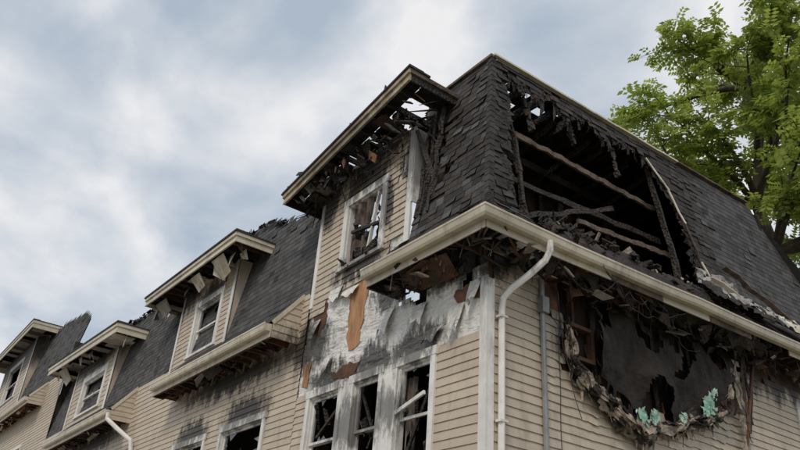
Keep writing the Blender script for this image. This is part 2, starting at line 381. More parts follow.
wi.make("windows", [M_white, M_glass, M_char, M_curt])

tr = MB()
tr.box((-.10, -.030, WALLBOT), (.030, -.001, 5.75), 0); tr.box((.001, 0, WALLBOT), (.030, .10, 5.72), 0)
tr.box((-1.86, -.04, 6.55), (-1.74, -.001, 9.05), 0)
tr.box((-1.739, -.03, 7.6), (-1.715, .24, 9.0), 0)
tr.box((-4.56, -.035, 6.6), (-4.46, -.001, 8.7), 0)
tr.make("trim_boards", [M_white])

it = MB()
it.box((-8.0, .35, 6.02), (-1.52, 9, 6.10), 0); it.box((-9, .3, 3.0), (-.3, YE - .1, 3.1), 0)
it.box((-9, 2.6, 3.1), (-.2, 2.7, 6.0), 0); it.box((-1.6, 2.75, 3.1), (-1.5, YE - .1, 6.1), 0)
it.box((-1.9, .3, 3.1), (-1.95, 2.6, 6.0), 0); it.box((-9.0, YE - .2, 0), (-.1, YE - .1, 6.3), 0)
it.box((-9.1, .5, 6.1), (-9.0, 9, 9.4), 0)
it.box((-8, 0.3, 0.1), (-.3, YE - .1, .2), 0)
it.box((-1.5, .4, 6.12), (-.05, YE - .1, 6.2), 0)
it.box((-2.4, .75, 6.2), (-2.3, 8.2, 10.15), 0)
it.box((-2.3, 8.1, 6.2), (-.4, 8.2, 10.1), 0)
it.make("interior", [M_int])

dk = MB()
def deckz(y): return ZR - .04 + .033 * max(y, 0)
for i in range(40):
    for k in range(27):
        x0 = -9 + i * .2125; y0 = .62 + k * .27; x1 = x0 + .2125; y1 = y0 + .27
        x = (x0 + x1) / 2; y = (y0 + y1) / 2
        if x > -.5: continue
        if x < -2.5 and y < 5.2 + 1.2 * nz(x, 3) and x > -8: continue
        if (i, k) in ((38, 1), (37, 2), (38, 3), (36, 3), (38, 6), (37, 5)): continue
        for dz in (0, .05): dk.poly([(x0, y0, deckz(y0) + dz), (x1, y0, deckz(y0) + dz), (x1, y1, deckz(y1) + dz), (x0, y1, deckz(y1) + dz)], 0)
for k in range(18):
    y = .9 + k * .42
    dk.burnt((-2.25, y, deckz(y) - .14), (-.55, y, deckz(y) - .14), .045, .2, 0, j=.01)
dk.make("roof_deck", [M_char])

RH = [(.50, 6.2), (.42, 7.0), (.5, 8.0), (.62, 8.9), (.72, 9.52), (2.0, 9.62), (4.15, 9.66), (4.6, 9.15), (4.95, 8.5), (5.1, 7.7), (5.3, 7.0), (5.7, 6.2)]
def ragz(u): return 9.64 + .34 * nz(u * 2.7, 2.2)
def keepRoofR(u, z):
    if .7 < u < 4.45 and z > 9.2:
        return z > ragz(u) and nz(u * 5, z * 5) < .42
    return not inpoly(u + .07 * nz(u * 3, z * 4), z + .1 * nz(u * 5, z * 3, 2), RH)
def charR(u, z):
    d = min(abs(u - .5), abs(u - 5.0)) if z < 9.4 else 0
    return max(.04, min(1, 1.3 - d * .85)) if .2 < u < 6 else (.9 if u <= .2 else max(.04, 1.2 - (u - 4.5) * .7))
ro = MB()
um = lambda z: 7.9 + (ZR - z) * .72
def hipR(o0, z0, o1, z1): return lambda z: -lerp(o0, o1, (z - z0) / (z1 - z0))
shingles(ro, 'R', .60, 6.27, 0.0, 6.95, hipR(.60, 6.27, 0, 6.95), um, keepRoofR, char=charR)
shingles(ro, 'R', 0.0, 6.95, -.5, ZR, hipR(0, 6.95, -.5, ZR), um, keepRoofR, char=charR)
def hipL(o0, z0, o1, z1): return lambda z: lerp(o0, o1, (z - z0) / (z1 - z0))
def keepRoofL(u, z):
    if z > 7.3 and u < -1.18 + .3 * nz(z * 2.3, 1) - .12 * (z - 8) and z < 9.5: return nz(u * 6, z * 5, 9) > .15
    return True
chL = lambda u, z: .85 if u > -.9 or z > 8 else .5
shingles(ro, 'L', .60, 6.27, 0, 6.95, lambda z: -1.9, hipL(.60, 6.27, 0, 6.95), lambda u, z: True, char=chL)
shingles(ro, 'L', 0, 6.95, -.5, ZR, lambda z: -1.74 if z < 9.5 else -2.1, hipL(0, 6.95, -.5, ZR), keepRoofL, char=chL)
for (a, b) in (((.61, 6.28), (0.01, 6.97)), ((0.01, 6.97), (-.49, ZR + .02))):
    n = int(math.hypot(b[0] - a[0], b[1] - a[1]) / .12)
    for i in range(n):
        o = lerp(a[0], b[0], i / n); z = lerp(a[1], b[1], i / n); o2 = lerp(a[0], b[0], (i + 1.3) / n); z2 = lerp(a[1], b[1], (i + 1.3) / n)
        c0 = Vector((o + .018, -o - .018, z + .006)); c1 = Vector((o2 + .010, -o2 - .010, z2)); w = .10
        ro.poly([c0, c0 + Vector((-w, 0.006, -.0)), c1 + Vector((-w, .006, 0)), c1], 1); ro.poly([c0, c1, c1 + Vector((-.006, w, 0)), c0 + Vector((-.006, w, 0))], 1)
ro.poly([(.6, um(6.27), 6.27 + .033 * 10), (-.5, um(ZR), ZR + .26), (-4, um(ZR), ZR + .26), (-4, um(6.27), 6.6)], 0)
ro.make("mansard_shingles", [M_shing, M_shingB, M_char])

fr = MB()
for i in range(12):
    y0 = .5 + i * .615; y1 = y0 + .61
    fr.beam(PT('R', y0, -.47, ZR + .04), PT('R', y1, -.47, ZR + .04 + rnd(-.01, .01)), .08, .035, 2 if i < 8 else 1)
fr.beam((-.47, .50, ZR + .04), (-2.1, .50, ZR + .02), .10, .05, 1)
for i in range(170):
    u = rnd(.7, 4.5); z = ragz(u) + rnd(-.02, .2); o = -.5 + (ZR - z) * .15; l = rnd(.05, .2) * (2.4 if R.random() < .12 else 1); w = rnd(.03, .10)
    a = PT('R', u, o, z); s = rnd(-.05, .05)
    fr.poly([a, a + Vector((0, w, 0)), a + Vector((rnd(-.04, .06), w * rnd(.5, .9) + s, -l * rnd(.7, 1))), a + Vector((rnd(-.04, .06), s, -l))], 0)
for i in range(60):
    z = rnd(6.9, 9.4)
    for u in (.48 + .2 * max(0, z - 8) + rnd(-.08, .05), 5.0 + rnd(-.15, .1) - .25 * max(0, z - 8.7)):
        o = -(z - 6.95) * .16; a = PT('R', u, o + .01, z); sg = 1 if u < 2 else -1
        fr.poly([a, a + Vector((0, -sg * .08, .03)), a + Vector((-.02, -sg * .08, -.11)), a + Vector((rnd(-.06, .04), sg * rnd(.0, .12), -rnd(.06, .16)))], 0)
for u, bot, top in ((.85, 6.9, 9.6), (1.35, 8.9, 9.9), (2.4, 9.1, 9.9), (3.5, 8.9, 9.9), (4.55, 6.9, 9.7)):
    o = lambda z: -(z - 6.95) * .162 - .14
    fr.burnt(PT('R', u, o(bot), bot), PT('R', u + rnd(-.1, .1), o(top), top), .05, .11, 0, n=9, j=.02)
fr.burnt((-.62, .75, 8.85), (-.75, 4.9, 9.05), .05, .11, 1, n=22, j=.014)
fr.burnt((-.9, 1.2, 8.2), (-.85, 5.1, 8.45), .06, .12, 0, n=12, j=.015)
fr.burnt((-.5, 2.4, 7.7), (-.6, 5.0, 8.05), .04, .10, 1, n=16, j=.014)
fr.burnt((-1.5, .8, 9.2), (-1.9, 5.3, 9.7), .05, .15, 0, n=12, j=.015)
fr.burnt((-1.3, .9, 7.6), (-1.2, 5.3, 7.7), .05, .15, 0, n=12, j=.015)
fr.burnt((-.45, 1.0, 7.2), (-.7, 3.6, 8.5), .04, .09, 0, n=12, j=.02)
for k in range(10): fr.burnt((-2.2, .9 + k * .5, 6.3), (-2.22, .9 + k * .5 + rnd(-.06, .06), 9.9), .06, .12, 0 if k % 3 else 1, n=8)
for k in range(8): fr.burnt((-2.1, 1.0 + k * .6, 9.7 - rnd(0, .6)), (-.7, 1.0 + k * .6 + rnd(-.3, .3), 9.7), .04, .12, 0, n=6)
pts = [PT('R', 4.3, -.40, 9.62), PT('R', 4.75, -.30, 9.05), PT('R', 5.0, -.2, 8.4), PT('R', 5.12, -.06, 7.6), PT('R', 5.3, .06, 7.05)]
for a, b in zip(pts, pts[1:]): fr.burnt(a, b, .05, .02, 1 if R.random() < .4 else 2, n=3, j=.01, up=(1, 0, 0))
def rub(i, k):
    u = lerp(.75, 6.3, i / 90); f = k / 9
    h = (.20 + .16 * nz(u * 1.7, 2)) * math.sin(min(1, f * 1.15) * 3.14) + .07 * nz(u * 7, f * 5)
    return PT('R', u, lerp(.56, -.15, f), 6.30 + .6 * f + max(-.02, h) * (1 if .9 < u < 6 else .4))
fr.grid(rub, 90, 9, lambda c, a, b: True, 0)
for i in range(190):
    u = rnd(.7, 6.0); k = R.random(); fr.shard(PT('R', u, lerp(.5, -.05, k), 6.42 + .5 * k + rnd(-.03, .2)), rnd(.04, .17), 0 if R.random() < .9 else 4)
def felt(u0, u1, z0, z1, seed, mi, th=.3):
    def f(i, k):
        u = lerp(u0, u1, i / 16) + .1 * nz(k * .4, seed); z = lerp(z0, z1, k / 8) + .12 * nz(i * .35, seed, 2)
        o = (7.15 - z) * .8 if z < 6.95 else (6.95 - z) * .16
        return PT('R', u, max(o, -.3) + .10 + .12 * abs(nz(i * .4, k * .5, seed)), z + .08 * abs(nz(i * .3, k * .6, seed + 3)))
    fr.grid(f, 16, 8, lambda c, a, b: nz(a * 5, b * 3, seed) < th - .25 * abs(b - .5), mi)
felt(4.7, 5.9, 6.65, 7.35, 3, 5, .5); felt(5.6, 7.0, 6.6, 7.1, 8, 5, .4); felt(5.3, 6.3, 6.5, 6.9, 12, 0, .5); felt(6.6, 7.8, 6.5, 6.95, 17, 3, .35); felt(4.3, 5.2, 6.5, 6.9, 21, 0, .5)
for (p0, p1) in (((5.5, 7.55), (7.3, 6.75)), ((5.0, 7.2), (6.4, 6.7)), ((6.2, 6.95), (7.9, 6.7))):
    a = PT('R', p0[0], .12, p0[1]); b = PT('R', p1[0], .42, p1[1]); fr.burnt(a, b, .11, .02, R.choice([1, 3, 2]), n=6, j=.03)
for i in range(16): fr.burnt(PT('R', rnd(.8, 5), .4, 6.5), PT('R', rnd(1, 6), .2, 6.65 + rnd(0, .15)), .035, .05, R.choice([0, 0, 1]), n=4)
fr.make("burnt_roof_frame", [M_char, M_wood, M_gut, M_soff, M_insul, M_felt])

gu = MB()
gutter(gu, 'L', -1.95, 0, 6.12, n=4, mitre1=1); gutter(gu, 'R', 0, 11.0, 6.12, n=12, mitre0=-1, jit=.018)
gu.hexa([PT('L', -1.95, .55, 6.02), PT('L', .55, .55, 6.02), PT('L', .568, .568, 6.02), PT('L', -1.95, .568, 6.02), PT('L', -1.95, .55, 6.25), PT('L', .55, .55, 6.25), PT('L', .568, .568, 6.25), PT('L', -1.95, .568, 6.25)])
for i in range(10):
    a = -.55 + i * 1.15; b = a + 1.15
    if i in (5,): continue
    gu.hexa([PT('R', a, .55, 6.03), PT('R', b, .55, 6.03), PT('R', b, .568, 6.03), PT('R', a, .568, 6.03), PT('R', a, .55, 6.25), PT('R', b, .55, 6.25), PT('R', b, .568, 6.25), PT('R', a, .568, 6.25)], 0 if i not in (2, 4) else 1)
gu.make("gutters", [M_gut, M_wood])
so = MB()
x = -1.9
while x < .5:
    so.burnt((x, .0, 6.12), (x + rnd(-.03, .03), -.54, 6.12), .045, .12, R.choice([0, 0, 1]), n=4, j=.008); x += .3
so.box((-1.95, -.55, 6.0), (-1.91, 0, 6.3), 0)
for i in range(50):
    so.shard((rnd(-1.9, .45), rnd(-.52, -.02), rnd(5.95, 6.15)), rnd(.06, .24), R.choice([0, 0, 0, 1, 2]), flat=(1, 0, 0))
for i in range(24):
    a = Vector((rnd(-1.8, .5), rnd(-.5, -.05), 6.08)); so.beam(a, a + Vector((rnd(-.08, .08), rnd(-.05, .05), -rnd(.08, .28))), rnd(.015, .05), .012, R.choice([0, 0, 1, 2]), taper=.4)
so.poly([(-1.3, -.05, 5.93), (-.5, -.05, 5.9), (-.3, -.45, 6.02), (-.8, -.5, 6.04), (-1.4, -.4, 6.03)], 1, .6)
y = -.3
while y < 10.5:
    if R.random() < .85: so.burnt(PT('R', y, .0, 6.12), PT('R', y + rnd(-.04, .04), .54, 6.12), .045, .12, R.choice([0, 0, 0, 1]), n=4, j=.012)
    y += .34
for i in range(150):
    y = rnd(-.3, 9); so.shard(PT('R', y, rnd(.03, .5), rnd(5.85, 6.15)), rnd(.06, .26), R.choice([0, 0, 0, 1, 1, 2] if y < 7 else [0, 2, 2, 1]), flat=(0, 1, 0))
for i in range(50):
    y = rnd(.4, 7.5); a = PT('R', y, rnd(.03, .45), 6.08); so.beam(a, a + Vector((rnd(-.05, .1), rnd(-.12, .12), -rnd(.08, .36))), rnd(.01, .045), .01, R.choice([0, 0, 1, 3]), taper=.4)
def charsheet(seed, u0, u1):
    def f(i, k):
        u = lerp(u0, u1, i / 20); g = k / 8
        return PT('R', u, .08 + .4 * g + .05 * nz(i * .3, k * .4, seed), 6.10 - .30 * math.sin(g * 3.0) * (.5 + nz(i * .25, seed)) + .04 * nz(i * .6, k * .7, seed))
    so.grid(f, 20, 8, lambda c, a, b: nz(a * 6, b * 4, seed) < .2, 0)
charsheet(2, 1.2, 2.6); charsheet(5, 2.8, 4.4); charsheet(9, 4.5, 6.2); charsheet(14, .2, 1.0)
for (a, b) in ((7.2, 8.6), (9, 10.4)):
    so.hexa([PT('R', a, .02, 6.04), PT('R', b, .02, 6.04), PT('R', b, .54, 6.04), PT('R', a, .54, 6.04), PT('R', a, .02, 6.06), PT('R', b, .02, 6.06), PT('R', b, .54, 6.06), PT('R', a, .54, 6.06)], 2)
so.poly([(-1.9, 0, 6.24), (.5, 0, 6.24), (.5, -.5, 6.24), (-1.9, -.5, 6.24)], 0)
so.make("burnt_soffit", [M_char, M_brown, M_soff, M_wood])

bw = MB()
for u in (1.6, 2.05, 2.5, 2.95, 3.4, 3.85, 4.3, 4.75, 5.2, 5.65): bw.burnt((-.06, u, 4.3), (-.06, u, 6.2), .045, .09, R.choice([0, 1]), n=6, j=.01)
bw.box((-.16, 1.1, 4.2), (-.12, 6.5, 6.3), 5)
for i in range(40): bw.shard((-.1, rnd(1.3, 6), rnd(4.7, 6.1)), rnd(.08, .25), R.choice([0, 1, 1, 6]), flat=(0, 0, 1))
n = 64; m = 36
def memb(i, k):
    u = lerp(1.95, 5.25, i / n); top = 6.05 + .15 * nz(u * 2, 9); bot = 4.38 + .2 * nz(u * 1.5, 3) + .16 * nz(u * 5, 1) + max(0, u - 3.2) * .34 + max(0, 2.6 - u) * .55
    z = lerp(top, bot, k / m); f = k / m
    o = .04 + .14 * math.sin(f * 3.0) + .13 * nz(u * 1.6 + z * .5, z * .5, 5) + .07 * nz(u * 4.5 + z, z * 1.1, 8) + .03 * nz(u * 11, z * 4, 8)
    return Vector((o, u + .1 * nz(z * 2, u) + .1 * f * nz(u * 3, 4), z))
bw.grid(memb, n, m, lambda c, a, b: not ((nz(c.y * 1.1, c.z * 2.1, 21) > .38) or (nz(c.y * 1.9, c.z * 2.9, 5) > .42) or (c.z > 5.7 and nz(c.y * 3, 1) > .05) or (b > .85 and nz(c.y * 6, 3) > .1)), 2)
rim = [(1.36, 5.3), (1.42, 4.95), (1.62, 4.72), (1.94, 4.56), (2.35, 4.38), (2.74, 4.24), (3.2, 4.40), (3.6, 4.50), (3.95, 4.66), (4.4, 4.78), (4.8, 4.98), (5.05, 5.4), (5.15, 5.7)]
cum = [0]
for a, b in zip(rim, rim[1:]): cum.append(cum[-1] + math.hypot(b[0] - a[0], b[1] - a[1]))
def rimp(t):
    s = t * cum[-1]
    for i in range(len(rim) - 1):
        if s <= cum[i + 1] + 1e-6: return Vector(rim[i]).lerp(Vector(rim[i + 1]), (s - cum[i]) / (cum[i + 1] - cum[i]))
    return Vector(rim[-1])
for lay in range(4):
    NN = 120; MM = 10
    def rib(i, k, lay=lay):
        t = min(i / NN, 1); p = rimp(t); f = k / MM - .5
        fat = 1.6 if t < .45 else (.75 if t < .8 else 1.0)
        wd = (.24 + .2 * nz(t * 8, lay)) * fat * (1 - .18 * lay)
        return Vector((.06 + .03 * lay + .09 * nz(t * 18, f * 4, lay) + .05 * math.cos(f * 3), p.x + .12 * nz(t * 20, f * 3, 3 + lay) , p.y + f * wd + .10 * nz(t * 24, f * 3, lay * 7) + .07 - .02 * lay))
    bw.grid(rib, NN, MM, lambda c, a, b, lay=lay: nz(a * 20, b * 3, 40 + lay) < .10 + .12 * (lay == 0), (lambda c: 3 if nz(c.y * 4, c.z * 4, 2) > -.12 else 0) if lay else (lambda c: 0 if nz(c.y * 3, c.z * 3) > -.05 else 3))
for (u, z, s) in ((2.75, 4.52, .17), (2.98, 4.58, .14), (3.68, 4.70, .11), (4.4, 5.02, .18), (4.52, 5.22, .15), (4.3, 4.92, .12)):
    for q_ in range(2):
        c0 = (u + rnd(-.05, .05), z + rnd(-.05, .05)); sd = rnd(0, 50)
        def gf(i, k, c0=c0, s=s, sd=sd):
            a = i / 8 - .5; b = k / 8 - .5
            return Vector((.17 + .05 * nz(a * 3, b * 3, sd), c0[0] + 2 * s * (a + .15 * nz(b * 5, sd)), c0[1] + 2 * s * (b + .15 * nz(a * 5, sd))))
        bw.grid(gf, 8, 8, lambda c, a, b, sd=sd: math.hypot(a - .45, b - .45) < .30 + .28 * nz(a * 5, b * 5, sd), 4)
for i in range(50):
    a = rimp(R.random()); p = Vector((rnd(.06, .13), a[0] + rnd(-.1, .1), a[1] - .03)); bw.beam(p, p + Vector((rnd(-.02, .04), rnd(-.08, .08), -rnd(.05, .24))), rnd(.01, .05), .008, R.choice([3, 0, 3]), taper=.3)
for i in range(60):
    a = rimp(R.random()); bw.shard((rnd(.08, .16), a[0] + rnd(-.1, .1), a[1] + rnd(-.12, .12)), rnd(.02, .08), R.choice([3, 3, 0, 6]))
for (a, b, c, d) in ((1.44, 1.50, 5.06, 5.56), (1.92, 1.98, 5.06, 5.56), (1.5, 1.92, 5.06, 5.11), (1.5, 1.92, 5.51, 5.56)): bw.box((-.06, a, c), (.03, b, d), 1)
bw.box((-.11, 1.52, 5.13), (-.09, 1.75, 5.4), 1, .95)
for i in range(4): bw.burnt((.10, 5.35 + .1 * i, 4.55 + .15 * i), (.16, 5.5 + rnd(0, .5), 6.1), .035, .05, R.choice([0, 1, 6]), n=5)
def strip(i, k):
    return Vector((.12 + .05 * nz(i * .4, k), 5.28 + .07 * k + .08 * nz(i * .35, 3), 6.0 - .09 * i))
bw.grid(strip, 18, 3, lambda c, a, b: nz(a * 9, b * 2, 4) < .3, 3)
bw.make("burnt_wall_opening", [M_char, M_brown, M_memb, M_insul, M_green, M_int, M_wood])

dp = MB()
dp.tube([(.66, .45, 6.16), (.66, .45, 6.02), (.60, .42, 5.90), (.40, .34, 5.74), (.18, .24, 5.58), (.09, .19, 5.46), (.075, .18, 5.30), (.075, .18, 3.0), (.075, .18, .4)], .042, 8, 0, 1.25, .9)
for z in (5.2, 3.9, 2.5): dp.box((.03, .12, z), (.13, .24, z + .03), 0)
dp.tube([(.05, .94, 6.0), (.05, .94, 5.6), (.05, .95, 3), (.05, .95, .4)], .036, 8, 1)
dp.box((.02, .88, 5.5), (.12, 1.0, 5.72), 1)
dp.make("downspout", [M_white, M_greym], smooth=False)
cb = MB()
def cable(p, q, sag, r=.006, n=14, wob=.04):
    p = Vector(p); q = Vector(q); ph = rnd(0, 50)
    cb.tube([p.lerp(q, i / n) + Vector((wob * nz(i * .4, ph), wob * nz(i * .4, ph, 4), -sag * math.sin(math.pi * i / n) + wob * nz(ph, i * .5))) for i in range(n + 1)], r, 5)
cable((.55, .7, 6.05), (.6, 1.9, 6.15), .35); cable((.6, 1.5, 6.3), (.5, 3.4, 6.1), .42, wob=.12); cable((.1, .95, 6.0), (.15, 1.5, 4.2), .0, wob=.1); cable((.06, 1.25, 6.0), (.06, 1.2, 2.5), 0, wob=.03)
cable((.3, 1.7, 6.1), (.25, 1.9, 5.3), .1, wob=.15); cable((.5, 2.8, 6.1), (.4, 4.0, 5.7), .25, wob=.12); cable((.4, 4.8, 6.1), (.2, 5.3, 4.6), .1, wob=.12); cable((.62, 1.3, 6.35), (.65, 2.5, 5.95), .2, wob=.2)
cb.make("hanging_cables", [M_wire])

# =============================================================== dormers & row units
def dormer(rx0, rx1, wx0, wx1, zl, zr, yb=.72, lo=6.6, win=None, burn=.5, zs=1.0, yo=.58, back=.9, white=.3, hang=True, sid_=True, fas=None, dark=False, flaps=()):
    d = MB(); Z = lambda x: lerp(zl, zr, (x - rx0) / (rx1 - rx0)); th = .20 * zs
    def fb(x0, x1, y0, y1, h0, h1, mi):
        d.hexa([(x0, y0, Z(x0) + h0), (x1, y0, Z(x1) + h0), (x1, y1, Z(x1) + h0), (x0, y1, Z(x0) + h0), (x0, y0, Z(x0) + h1), (x1, y0, Z(x1) + h1), (x1, y1, Z(x1) + h1), (x0, y1, Z(x0) + h1)], mi, rnd(.35, .65))
    fb(rx0, rx1, -yo, -yo + .03, -th, 0, 1); fb(rx0 - .02, rx1 + .02, -yo - .035, -yo, -.07 * zs, 0.01, 1); fb(rx0, rx1, -yo - .015, -yo - .001, -th - .01, -th + .045, 1)
    for xa, xb in ((rx0, rx0 + .03), (rx1 - .03, rx1)): fb(xa, xb, -yo + .031, yb, -th, 0, 0 if dark else 1)
    fb(rx1, rx1 + .03, -yo, yb, -.07 * zs, .01, 4 if dark else 1); fb(rx0 - .03, rx0, -yo, yb, -.07 * zs, .01, 1)
    fb(rx0 - .05, rx1 + .05, -yo - .06, yb if not dark else -.2, .012, .045, 5)
    fb(rx0 - .04, rx1 + .04, -yo - .05, -yo + .25, .046, .07, 5)
    if dark:
        for i in range(34):
            x = rnd(rx0, rx1); d.shard((x, -yo - .02 + rnd(-.02, .1), Z(x) + .07), rnd(.04, .13), 5, flat=(1, 0, 0))
    x = rx0 + .15
    while x < rx1 - .05:
        d.burnt((x, -yo + .04, Z(x) - .09), (x + rnd(-.02, .02), back, Z(x) - .09), .045 * zs, .12, 0 if R.random() < .75 or dark else 2, n=5, j=.008); x += .38 * zs
    x = rx0 + .04
    while x < rx1 - .1:
        w = min(.3 * zs, rx1 - .04 - x); r = R.random(); zc = Z(x + w / 2) - th + .012
        if r > burn:
            yy = 0.0 if wx0 < x < wx1 else rnd(.0, .3)
            y0 = -yo + .04 if R.random() < .7 else -yo + rnd(.05, .3)
            d.hexa([(x, y0, zc), (x + w - .01, y0, zc), (x + w - .01, yy, zc), (x, yy, zc), (x, y0, zc + .015), (x + w - .01, y0, zc + .015), (x + w - .01, yy, zc + .015), (x, yy, zc + .015)], 0 if dark and R.random() < .7 else (3 if R.random() < white + .3 else 2))
        elif hang and R.random() < .5:
            a = Vector((x, rnd(-yo + .1, -.1), zc)); dr = rnd(.15, .45)
            d.poly([a, a + Vector((w, 0, .02)), a + Vector((w * .8, rnd(-.1, .2), -dr)), a + Vector((w * .2, rnd(0, .2), -dr * .7))], 3 if R.random() < white else 0)
        if R.random() < burn: d.shard((x, rnd(-yo + .1, .2), zc), rnd(.1, .3), 0, flat=(1, 0, 0))
        x += w
    for (fx, fw, fd, fy) in flaps:
        z = Z(fx) - th
        d.hexa([(fx, fy, z), (fx + fw, fy, z), (fx + fw * 1.02, fy + fd * .55, z - fd * .8), (fx + fw * .35, fy + fd * .6, z - fd), (fx, fy + .015, z + .01), (fx + fw, fy + .015, z + .01), (fx + fw * 1.02, fy + fd * .55 + .015, z - fd * .8 + .01), (fx + fw * .35, fy + fd * .6 + .015, z - fd + .01)], 3, .7)
    if win:
        d2 = MB(); window(d2, 'L', *win, tr=.13 * zs, glass=.6); d2.make("dormer_window", [M_white, M_glass, M_char])
    if sid_:
        s2 = MB(); siding(s2, 'L', wx0, wx1, lo, min(zl, zr) - .1, (lambda u, z: not in_rects(u, z, [win], .03)) if win else None, du=.2 * zs, course=.115 * zs, o0=.004)
        s2.box((wx0, -.04, lo), (wx0 + .1 * zs, -.024, min(zl, zr) - .1), 1); s2.box((wx1 - .1 * zs, -.04, lo), (wx1 + .02, -.024, min(zl, zr) - .1), 1)
        s2.poly([(wx1, 0, lo), (wx1, .5, lo + .3), (wx1, .5, Z(wx1) - .1), (wx1, 0, Z(wx1) - .1)], 0)
        w = win
        if w:
            s2.box((wx0, .9, lo), (wx1, .92, Z(wx0)), 2); s2.box((wx0, .05, lo), (wx0 + .02, .9, Z(wx0)), 2); s2.box((wx0, .02, lo - .05), (wx1, .9, lo), 2)
            for (a, b, c, e) in ((wx0, w[0], lo, zl - .1), (w[1], wx1, lo, zl - .1), (w[0], w[1], lo, w[2]), (w[0], w[1], w[3], zl - .1)):
                if e > c: s2.poly([(a, .014, c), (b, .014, c), (b, .014, e), (a, .014, e)], 2)
        s2.make("dormer_wall", [M_side, M_white, M_int])
    d.make("dormer_roof", [M_char, fas or M_gut, M_brown, M_soff, M_wood, M_shingB])
    return Z

dormer(-5.15, -1.25, -4.55, -1.75, 8.98, 9.62, yb=.70, win=None, sid_=False, burn=.6, white=.1, back=.75, fas=M_gutB, dark=True)
sk = MB()
for i in range(32):
    x0 = -5.1 + i * .12
    if nz(i * .55, 3.3) > .14 and i > 3: continue
    z = lerp(8.98, 9.62, (x0 + 5.15) / 3.9)
    sk.box((x0, -.2, z - .03), (x0 + .118, .9 + rnd(-.1, .2), z + .01), 0)
sk.make("dormer_roof_boards", [M_char])
dm = MB()
for i in range(110): dm.shard((rnd(-5, -1.4), rnd(-.5, .3), 8.9 + rnd(-.2, .25)), rnd(.06, .26), 0 if i % 7 else 1, flat=(.6, 0, -.6))
for i in range(34):
    x = rnd(-5, -1.35); z = lerp(8.9, 9.5, (x + 5.15) / 3.9) - .08; dm.beam((x, rnd(-.45, .2), z), (x + rnd(-.15, .15), rnd(-.4, .2), z - rnd(.12, .55)), rnd(.015, .05), .02, R.choice([0, 0, 1]), taper=.4)
for x in (-1.68, -1.55, -1.4): dm.burnt((x, .05, 7.3), (x, .28, 9.4), .05, .09, 0, n=7)
dm.burnt((-1.72, -.02, 8.95), (-1.4, .3, 7.6), .04, .08, 0, n=6); dm.burnt((-4.6, .02, 6.9), (-4.62, .1, 9.0), .07, .09, 0, n=7)
dm.make("dormer_debris", [M_char, M_brown])

def eave(x0, x1, z, sc=1.0, ridge=None, xr1=None, xr0=None, ch=.04):
    g = MB(); gutter(g, 'L', x0, x1, z - .08, n=3, ob=.57)
    g.box((x0, -.568, z - .18), (x1, -.55, z + .05)); g.make("gutter", [M_gut])
    s = MB(); nC = 7
    def yo(zz): return .55 if zz < z + .07 else .55 * max(0, 1 - (zz - z - .07) / .68)
    for i in range(nC):
        z0 = z - .18 + i * .13; z1 = z0 + .13
        if yo(z0) <= .02: break
        s.poly([(x1 + .018, -yo(z0), z0), (x1 + .018, 0, z0), (x1 + .004, 0, z1), (x1 + .004, -yo(z1), z1)], 0, R.random())
        s.poly([(x1, -yo(z0), z0), (x1, 0, z0), (x1 + .018, 0, z0), (x1 + .018, -yo(z0), z0)], 0, .5)
    s.beam((x1 + .012, -.55, z + .08), (x1 + .012, .0, z + .76), .03, .07, 1)
    s.make("eave_end_siding", [M_side, M_gut])
    f = MB(); x = x0 + .1
    while x < x1 - .03:
        f.burnt((x, 0, z - .09), (x, -.54, z - .09), .045, .13, R.choice([0, 2, 2]), n=3, j=.006); x += .36 * sc
    f.box((x0, -.545, z + .02), (x1, -.0, z + .035), 2); f.box((x0, -.53, z - .17), (x1, -.49, z - .02), 2)
    f.box((x0, -.545, z - .17), (x0 + .03, 0, z + .1), 2)
    for i in range(int(26 * sc)): f.shard((rnd(x0, x1), rnd(-.5, -.05), z - rnd(.1, .24)), rnd(.08, .26), R.choice([0, 2, 2, 1]), flat=(1, 0, 0))
    f.make("eave_soffit", [M_char, M_soff, M_brown])
    r = MB(); k = lambda u, zz: zz < ridge(u)
    shingles(r, 'L', .60, z + .07, 0, z + .75, lambda q: x0, lambda q: x1, lambda u, q: True, char=lambda u, q: ch, exposure=.125 * sc)
    shingles(r, 'L', 0, z + .75, -.5 * (1 if sc == 1 else 1.3), z + 3.85 * (1 if sc == 1 else 1.25), lambda q: xr0, lambda q: xr1, k, char=lambda u, q: min(1, ch + 1.3 * max(0, q - ridge(u) + .45)), exposure=.125 * sc)
    r.make("mansard_shingles", [M_shing, M_shingB, M_char])

def rowwall(x0, x1, zt, wins, z0=WALLBOT, du=.2):
    w = MB(); siding(w, 'L', x0, x1, z0, zt, lambda u, z: not in_rects(u, z, wins, .03), du=du)
    w.make("siding", [M_side])
    q = MB()
    us = sorted([x0, x1] + [v for wn in wins for v in (wn[0] + .05, wn[1] - .05)])
    for a, b in zip(us, us[1:]):
        mid = (a + b) / 2; hit = [wn for wn in wins if wn[0] < mid < wn[1]]
        if not hit: q.poly([(a, .01, z0), (b, .01, z0), (b, .01, zt), (a, .01, zt)], 0)
        else:
            zz = z0
            for wn in sorted(hit, key=lambda t: t[2]): q.poly([(a, .01, zz), (b, .01, zz), (b, .01, wn[2]), (a, .01, wn[2])], 0); zz = wn[3] - .05
            q.poly([(a, .01, zz), (b, .01, zz), (b, .01, zt), (a, .01, zt)], 0)
    q.box((x0, 1.5, z0), (x1, 1.6, zt), 0); q.box((x0, .05, zt - .95), (x1, 8, zt - .9), 0); q.box((x0, .05, 3.0), (x1, 1.5, 3.05), 0)
    q.box((x0, 8, z0), (x1, 8.1, zt + .5), 0)
    q.make("wall_core", [M_int])
    v = MB()
    for wn in wins: window(v, 'L', *wn, glass=.7)
    if wins: v.make("windows", [M_white, M_glass, M_char])
